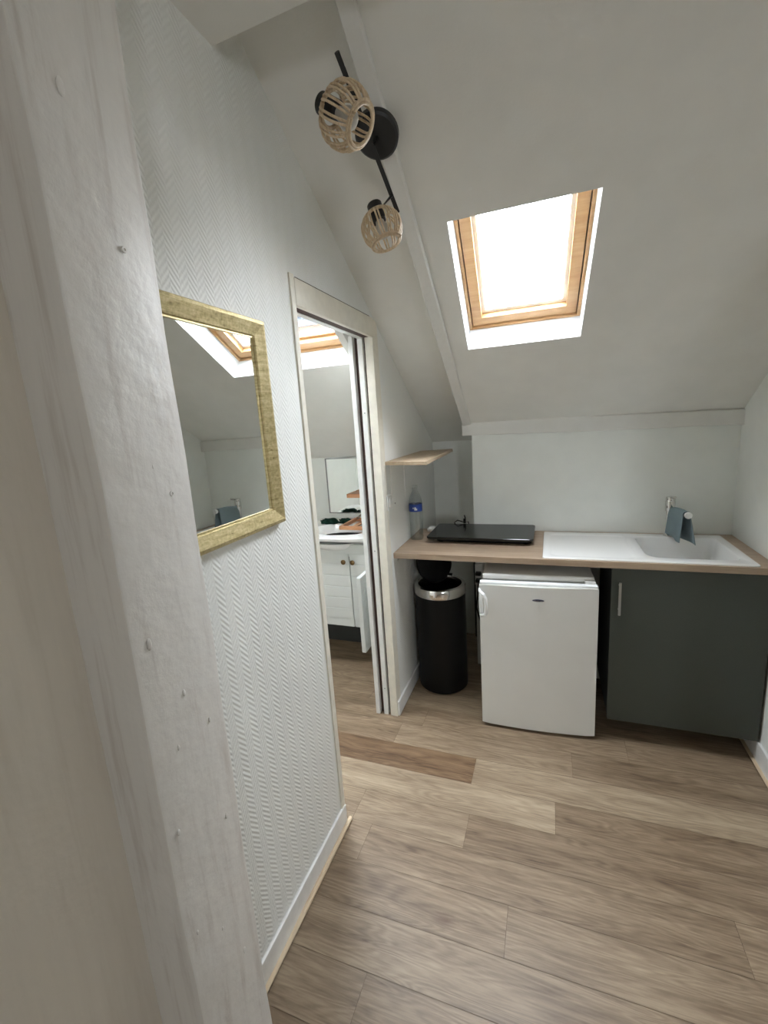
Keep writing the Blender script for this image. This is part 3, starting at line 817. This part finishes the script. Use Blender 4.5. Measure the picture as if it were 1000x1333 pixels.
def lamp_head(cap0, ax, joint, rod, rc=.068):
    """cap0: outer end of the black socket, ax: direction towards the open end"""
    ax = ax.normalized()
    bm = bmesh.new(); tube(bm, [joint, rod], .0045, 8); obj('arm', bm, 'black', t, True)
    bm = bmesh.new(); lathe(bm, [(0,0),(.020,0),(.0215,.002),(.0215,.050),(.0195,.052),(0,.052)], cap0, ax, 28); sk = obj('socket', bm, 'black', t, True)
    o = cap0+ax*.033
    sh = bmesh.new(); x, y = frame_of(ax)
    H = .084
    def cage(u): # barrel: radius along the cage
        k = (1-abs(2*u-.92)**2.6) if u < .96 else (1-abs(2*.96-.92)**2.6)
        lo = .033 if u < .46 else .037
        return lo+(rc-lo)*max(0, k)
    def ringc(h, r, th=.0032): tube(sh, [o+ax*h+(x*math.cos(a)+y*math.sin(a))*r for a in [2*PI*k/36 for k in range(36)]], th, 8, closed=True)
    ringc(0,.032); ringc(.0,.037,.0028); ringc(H,.037,.0034); ringc(H-.002,.043,.003)
    n = 14
    for k in range(n):
        for da in (-.075,.075):
            a = 2*PI*k/n+da; rad = x*math.cos(a)+y*math.sin(a)
            tube(sh, [o+ax*(H*u)+rad*cage(u) for u in [i/12 for i in range(13)]], .0026, 6)
    obj('shade', sh, 'rattan', t, True)
    bm = bmesh.new(); lathe(bm, [(.012,.0),(.013,.008),(.020,.022),(.022,.032),(.018,.044),(.009,.050),(0,.051)], cap0+ax*.050, ax, 24); obj('bulb', bm, 'bulb', sk, True)
c1 = Vector((-0.4768,1.0372,2.2955)); a1 = Vector((-0.3910,1.0302,2.2302))-c1
lamp_head(c1, a1, c1+a1.normalized()*.02, P1.lerp(P2,.34), .060)
c2 = Vector((-0.4782,1.3464,2.2138)); a2 = Vector((-0.4381,1.3342,2.0860))-c2
lamp_head(c2, a2, c2+a2.normalized()*.025, P1.lerp(P2,.87), .057)

# ------------------------------------------------------------------ bathroom
t = thing('bathroom_vanity', (-1.35,2.70,0), 'white washbasin vanity with louvred doors seen through the doorway', 'vanity')
vx0, vx1, vy = -1.62, -.965, 2.45
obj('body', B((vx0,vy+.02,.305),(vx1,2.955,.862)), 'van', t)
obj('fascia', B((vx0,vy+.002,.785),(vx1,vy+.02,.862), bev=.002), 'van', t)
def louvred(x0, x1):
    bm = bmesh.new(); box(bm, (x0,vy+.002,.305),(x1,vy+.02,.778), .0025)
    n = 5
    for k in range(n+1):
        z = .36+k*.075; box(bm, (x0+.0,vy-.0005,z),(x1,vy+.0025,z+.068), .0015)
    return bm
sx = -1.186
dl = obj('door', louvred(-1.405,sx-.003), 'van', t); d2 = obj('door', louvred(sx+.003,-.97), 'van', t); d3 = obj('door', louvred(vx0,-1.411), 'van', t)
for x, dd in ((sx-.035,dl),(sx+.028,d2)):
    bm = bmesh.new(); lathe(bm, [(0,.0),(.006,0),(.006,.012),(.015,.016),(.016,.022),(.010,.026),(0,.027)], (x,vy,.752), (0,-1,0), 20); obj('knob', bm, 'brass', dd, True)
obj('shade_block', B((vx0+.01,2.80,0),(vx1-.01,2.95,.305)), 'carcass', t)  # dark block added to stand in for the shadow under the vanity
# washbasin: bow-fronted ceramic with a hollow bowl
def basin():
    bm = bmesh.new(); cx = -1.30
    def outl(k, n=24):
        pts = [(vx1-.0,2.955),(vx0+.0,2.955)]
        for i in range(n+1):
            u = i/n; x = vx0+(vx1-vx0)*u; pts.append((x, 2.47-k*(1-abs((x-cx)/(.36))**2.2) if abs(x-cx)<.36 else 2.47))
        return pts
    zs = [(.862,.0),(.885,.05),(.895,.078),(.912,.085),(.918,.080)]
    rings = [[bm.verts.new((p[0],p[1],z)) for p in outl(k)] for z,k in zs]
    n = len(rings[0])
    for a, b in zip(rings, rings[1:]):
        for i in range(n): bm.faces.new((a[i],a[(i+1)%n],b[(i+1)%n],b[i]))
    bm.faces.new(rings[0])
    bowl = [(cx+.23*math.cos(2*PI*k/32), 2.63+.165*math.sin(2*PI*k/32)) for k in range(32)]
    b0 = [bm.verts.new((p[0],p[1],.918)) for p in bowl]
    def le(vs): return [bm.edges.get((vs[i],vs[(i+1)%len(vs)])) or bm.edges.new((vs[i],vs[(i+1)%len(vs)])) for i in range(len(vs))]
    bmesh.ops.triangle_fill(bm, edges=le(rings[-1])+le(b0), use_beauty=True)
    prev = b0
    for s, z in ((.97,.91),(.9,.89),(.7,.85),(.35,.825),(.08,.82)):
        cur = [bm.verts.new((cx+(p[0]-cx)*s, 2.63+(p[1]-2.63)*s, z)) for p in bowl]
        for i in range(32): bm.faces.new((prev[i],prev[(i+1)%32],cur[(i+1)%32],cur[i]))
        prev = cur
    bm.faces.new(prev)
    # rounded belly of the bowl under the front rim
    for i in range(1):
        s = Matrix.Translation((cx,2.60,.868)) @ Matrix.Diagonal((.215,.185,.085,1))
        g = bmesh.ops.create_uvsphere(bm, u_segments=28, v_segments=14, radius=1, matrix=s)
        bmesh.ops.delete(bm, geom=[v for v in g['verts'] if v.co.z > .878 or v.co.y > 2.62], context='VERTS')
    return bm
obj('washbasin', basin(), 'ceramic', t, True)
# third door standing open towards the viewer
od = bmesh.new(); box(od, (-1.012,2.155,.305),(-.986,2.445,.760), .004); box(od, (-.986,2.195,.35),(-.982,2.41,.715), .002)
obj('open_door', od, 'van', t)

t = thing('bathroom_mirror', (-1.30,2.958,.955), 'frameless mirror on the bathroom wall behind the washbasin', 'mirror')
obj('glass', B((-1.552,2.950,.962),(-.95,2.956,1.362)), 'mirror', t)
bm = bmesh.new()
for a,b in (((-1.556,2.944,.957),(-.946,2.957,.962)),((-1.556,2.944,.957),(-1.552,2.957,1.366)),((-1.556,2.944,1.362),(-.946,2.957,1.366))): box(bm, a, b)
obj('edge', bm, 'grey', t)
# wooden tray on the washbasin and small wooden shelf above
t = thing('wooden_tray', (-1.22,2.68,.92), 'slatted reddish wooden tray lying across the washbasin', 'tray')
bm = bmesh.new()
box(bm, (-1.315,2.60,.919),(-1.02,2.618,.944), .002); box(bm, (-1.315,2.85,.919),(-1.02,2.868,.944), .002)
prism(bm, [(-1.315,2.618,.921),(-1.297,2.618,.921),(-1.297,2.85,.921),(-1.315,2.85,.921)], (0,0,.022)); box(bm, (-1.038,2.618,.921),(-1.02,2.85,.943), .002)
obj('rim', bm, 'redwood', t)
for x in (-1.25,-1.18,-1.11):
    obj('slat', B((x,2.618,.921),(x+.035,2.85,.929), bev=.001), 'redwood', t)
tag(obj('wooden_shelf', B((-1.335,2.80,1.098),(-.98,2.94,1.126), bev=.003), 'redwood', at=(-1.15,2.87,1.098)), 'small reddish wooden shelf in front of the bathroom mirror', 'shelf')
def crumple(c, sx, sy, sz, seed):
    random.seed(seed); bm = bmesh.new()
    bmesh.ops.create_icosphere(bm, subdivisions=4, radius=1)
    for v in bm.verts:
        p = v.co.copy(); k = 1+.18*math.sin(p.x*5+seed)*math.cos(p.y*6)+.14*math.sin(p.z*7+p.x*9)
        v.co = Vector((c[0]+p.x*k*sx, c[1]+p.y*k*sy, max(c[2], c[2]+sz*.6+p.z*k*sz)))
    return bm
tag(obj('washcloth', crumple((-1.470,2.775,.919),.065,.035,.022,3), 'darkgreen', smooth=True, at=(-1.47,2.775,.919)), 'crumpled dark green cloth at the left end of the washbasin', 'cloth')
tag(obj('washcloth', crumple((-1.355,2.80,.919),.052,.035,.020,5), 'darkgreen', smooth=True, at=(-1.355,2.80,.919)), 'crumpled dark green cloth touching the wooden tray', 'cloth')
t = thing('basin_tap', (-1.26,2.90,.918), 'low chrome tap behind the wooden tray on the washbasin', 'tap')
bm = bmesh.new(); lathe(bm, [(0,0),(.024,0),(.020,.01),(.020,.05),(.012,.06),(0,.06)], (-1.26,2.90,.918), seg=20); obj('column', bm, 'chrome', t, True)
bm = bmesh.new(); tube(bm, [(-1.26,2.90,.955),(-1.262,2.85,.962),(-1.264,2.80,.955)], .010, 10); obj('spout', bm, 'chrome', t, True)

# ------------------------------------------------------------------ daylight
w = bpy.data.worlds.new('world'); bpy.context.scene.world = w; w.use_nodes = True
nt = w.node_tree; nt.nodes.clear()
o = nt.nodes.new('ShaderNodeOutputWorld'); bg = nt.nodes.new('ShaderNodeBackground')
tc = nt.nodes.new('ShaderNodeTexCoord'); sp = nt.nodes.new('ShaderNodeSeparateXYZ'); nt.links.new(tc.outputs['Generated'], sp.inputs[0])
col = ramp(nt, sp.outputs['Z'], [(.0,(.80,.82,.84)),(.35,(.87,.925,.985)),(1,(.89,.945,1.0))])
nt.links.new(col, bg.inputs[0]); bg.inputs[1].default_value = 29.0
nt.links.new(bg.outputs[0], o.inputs[0])

sc = bpy.context.scene
sc.view_settings.view_transform = 'Standard'; sc.view_settings.look = 'None'
sc.view_settings.exposure = 1.05; sc.view_settings.gamma = 1; sc.view_settings.use_curve_mapping = False
sc.cycles.max_bounces = 12; sc.cycles.diffuse_bounces = 8; sc.cycles.glossy_bounces = 5; sc.cycles.transparent_max_bounces = 12
sc.cycles.use_denoising = True
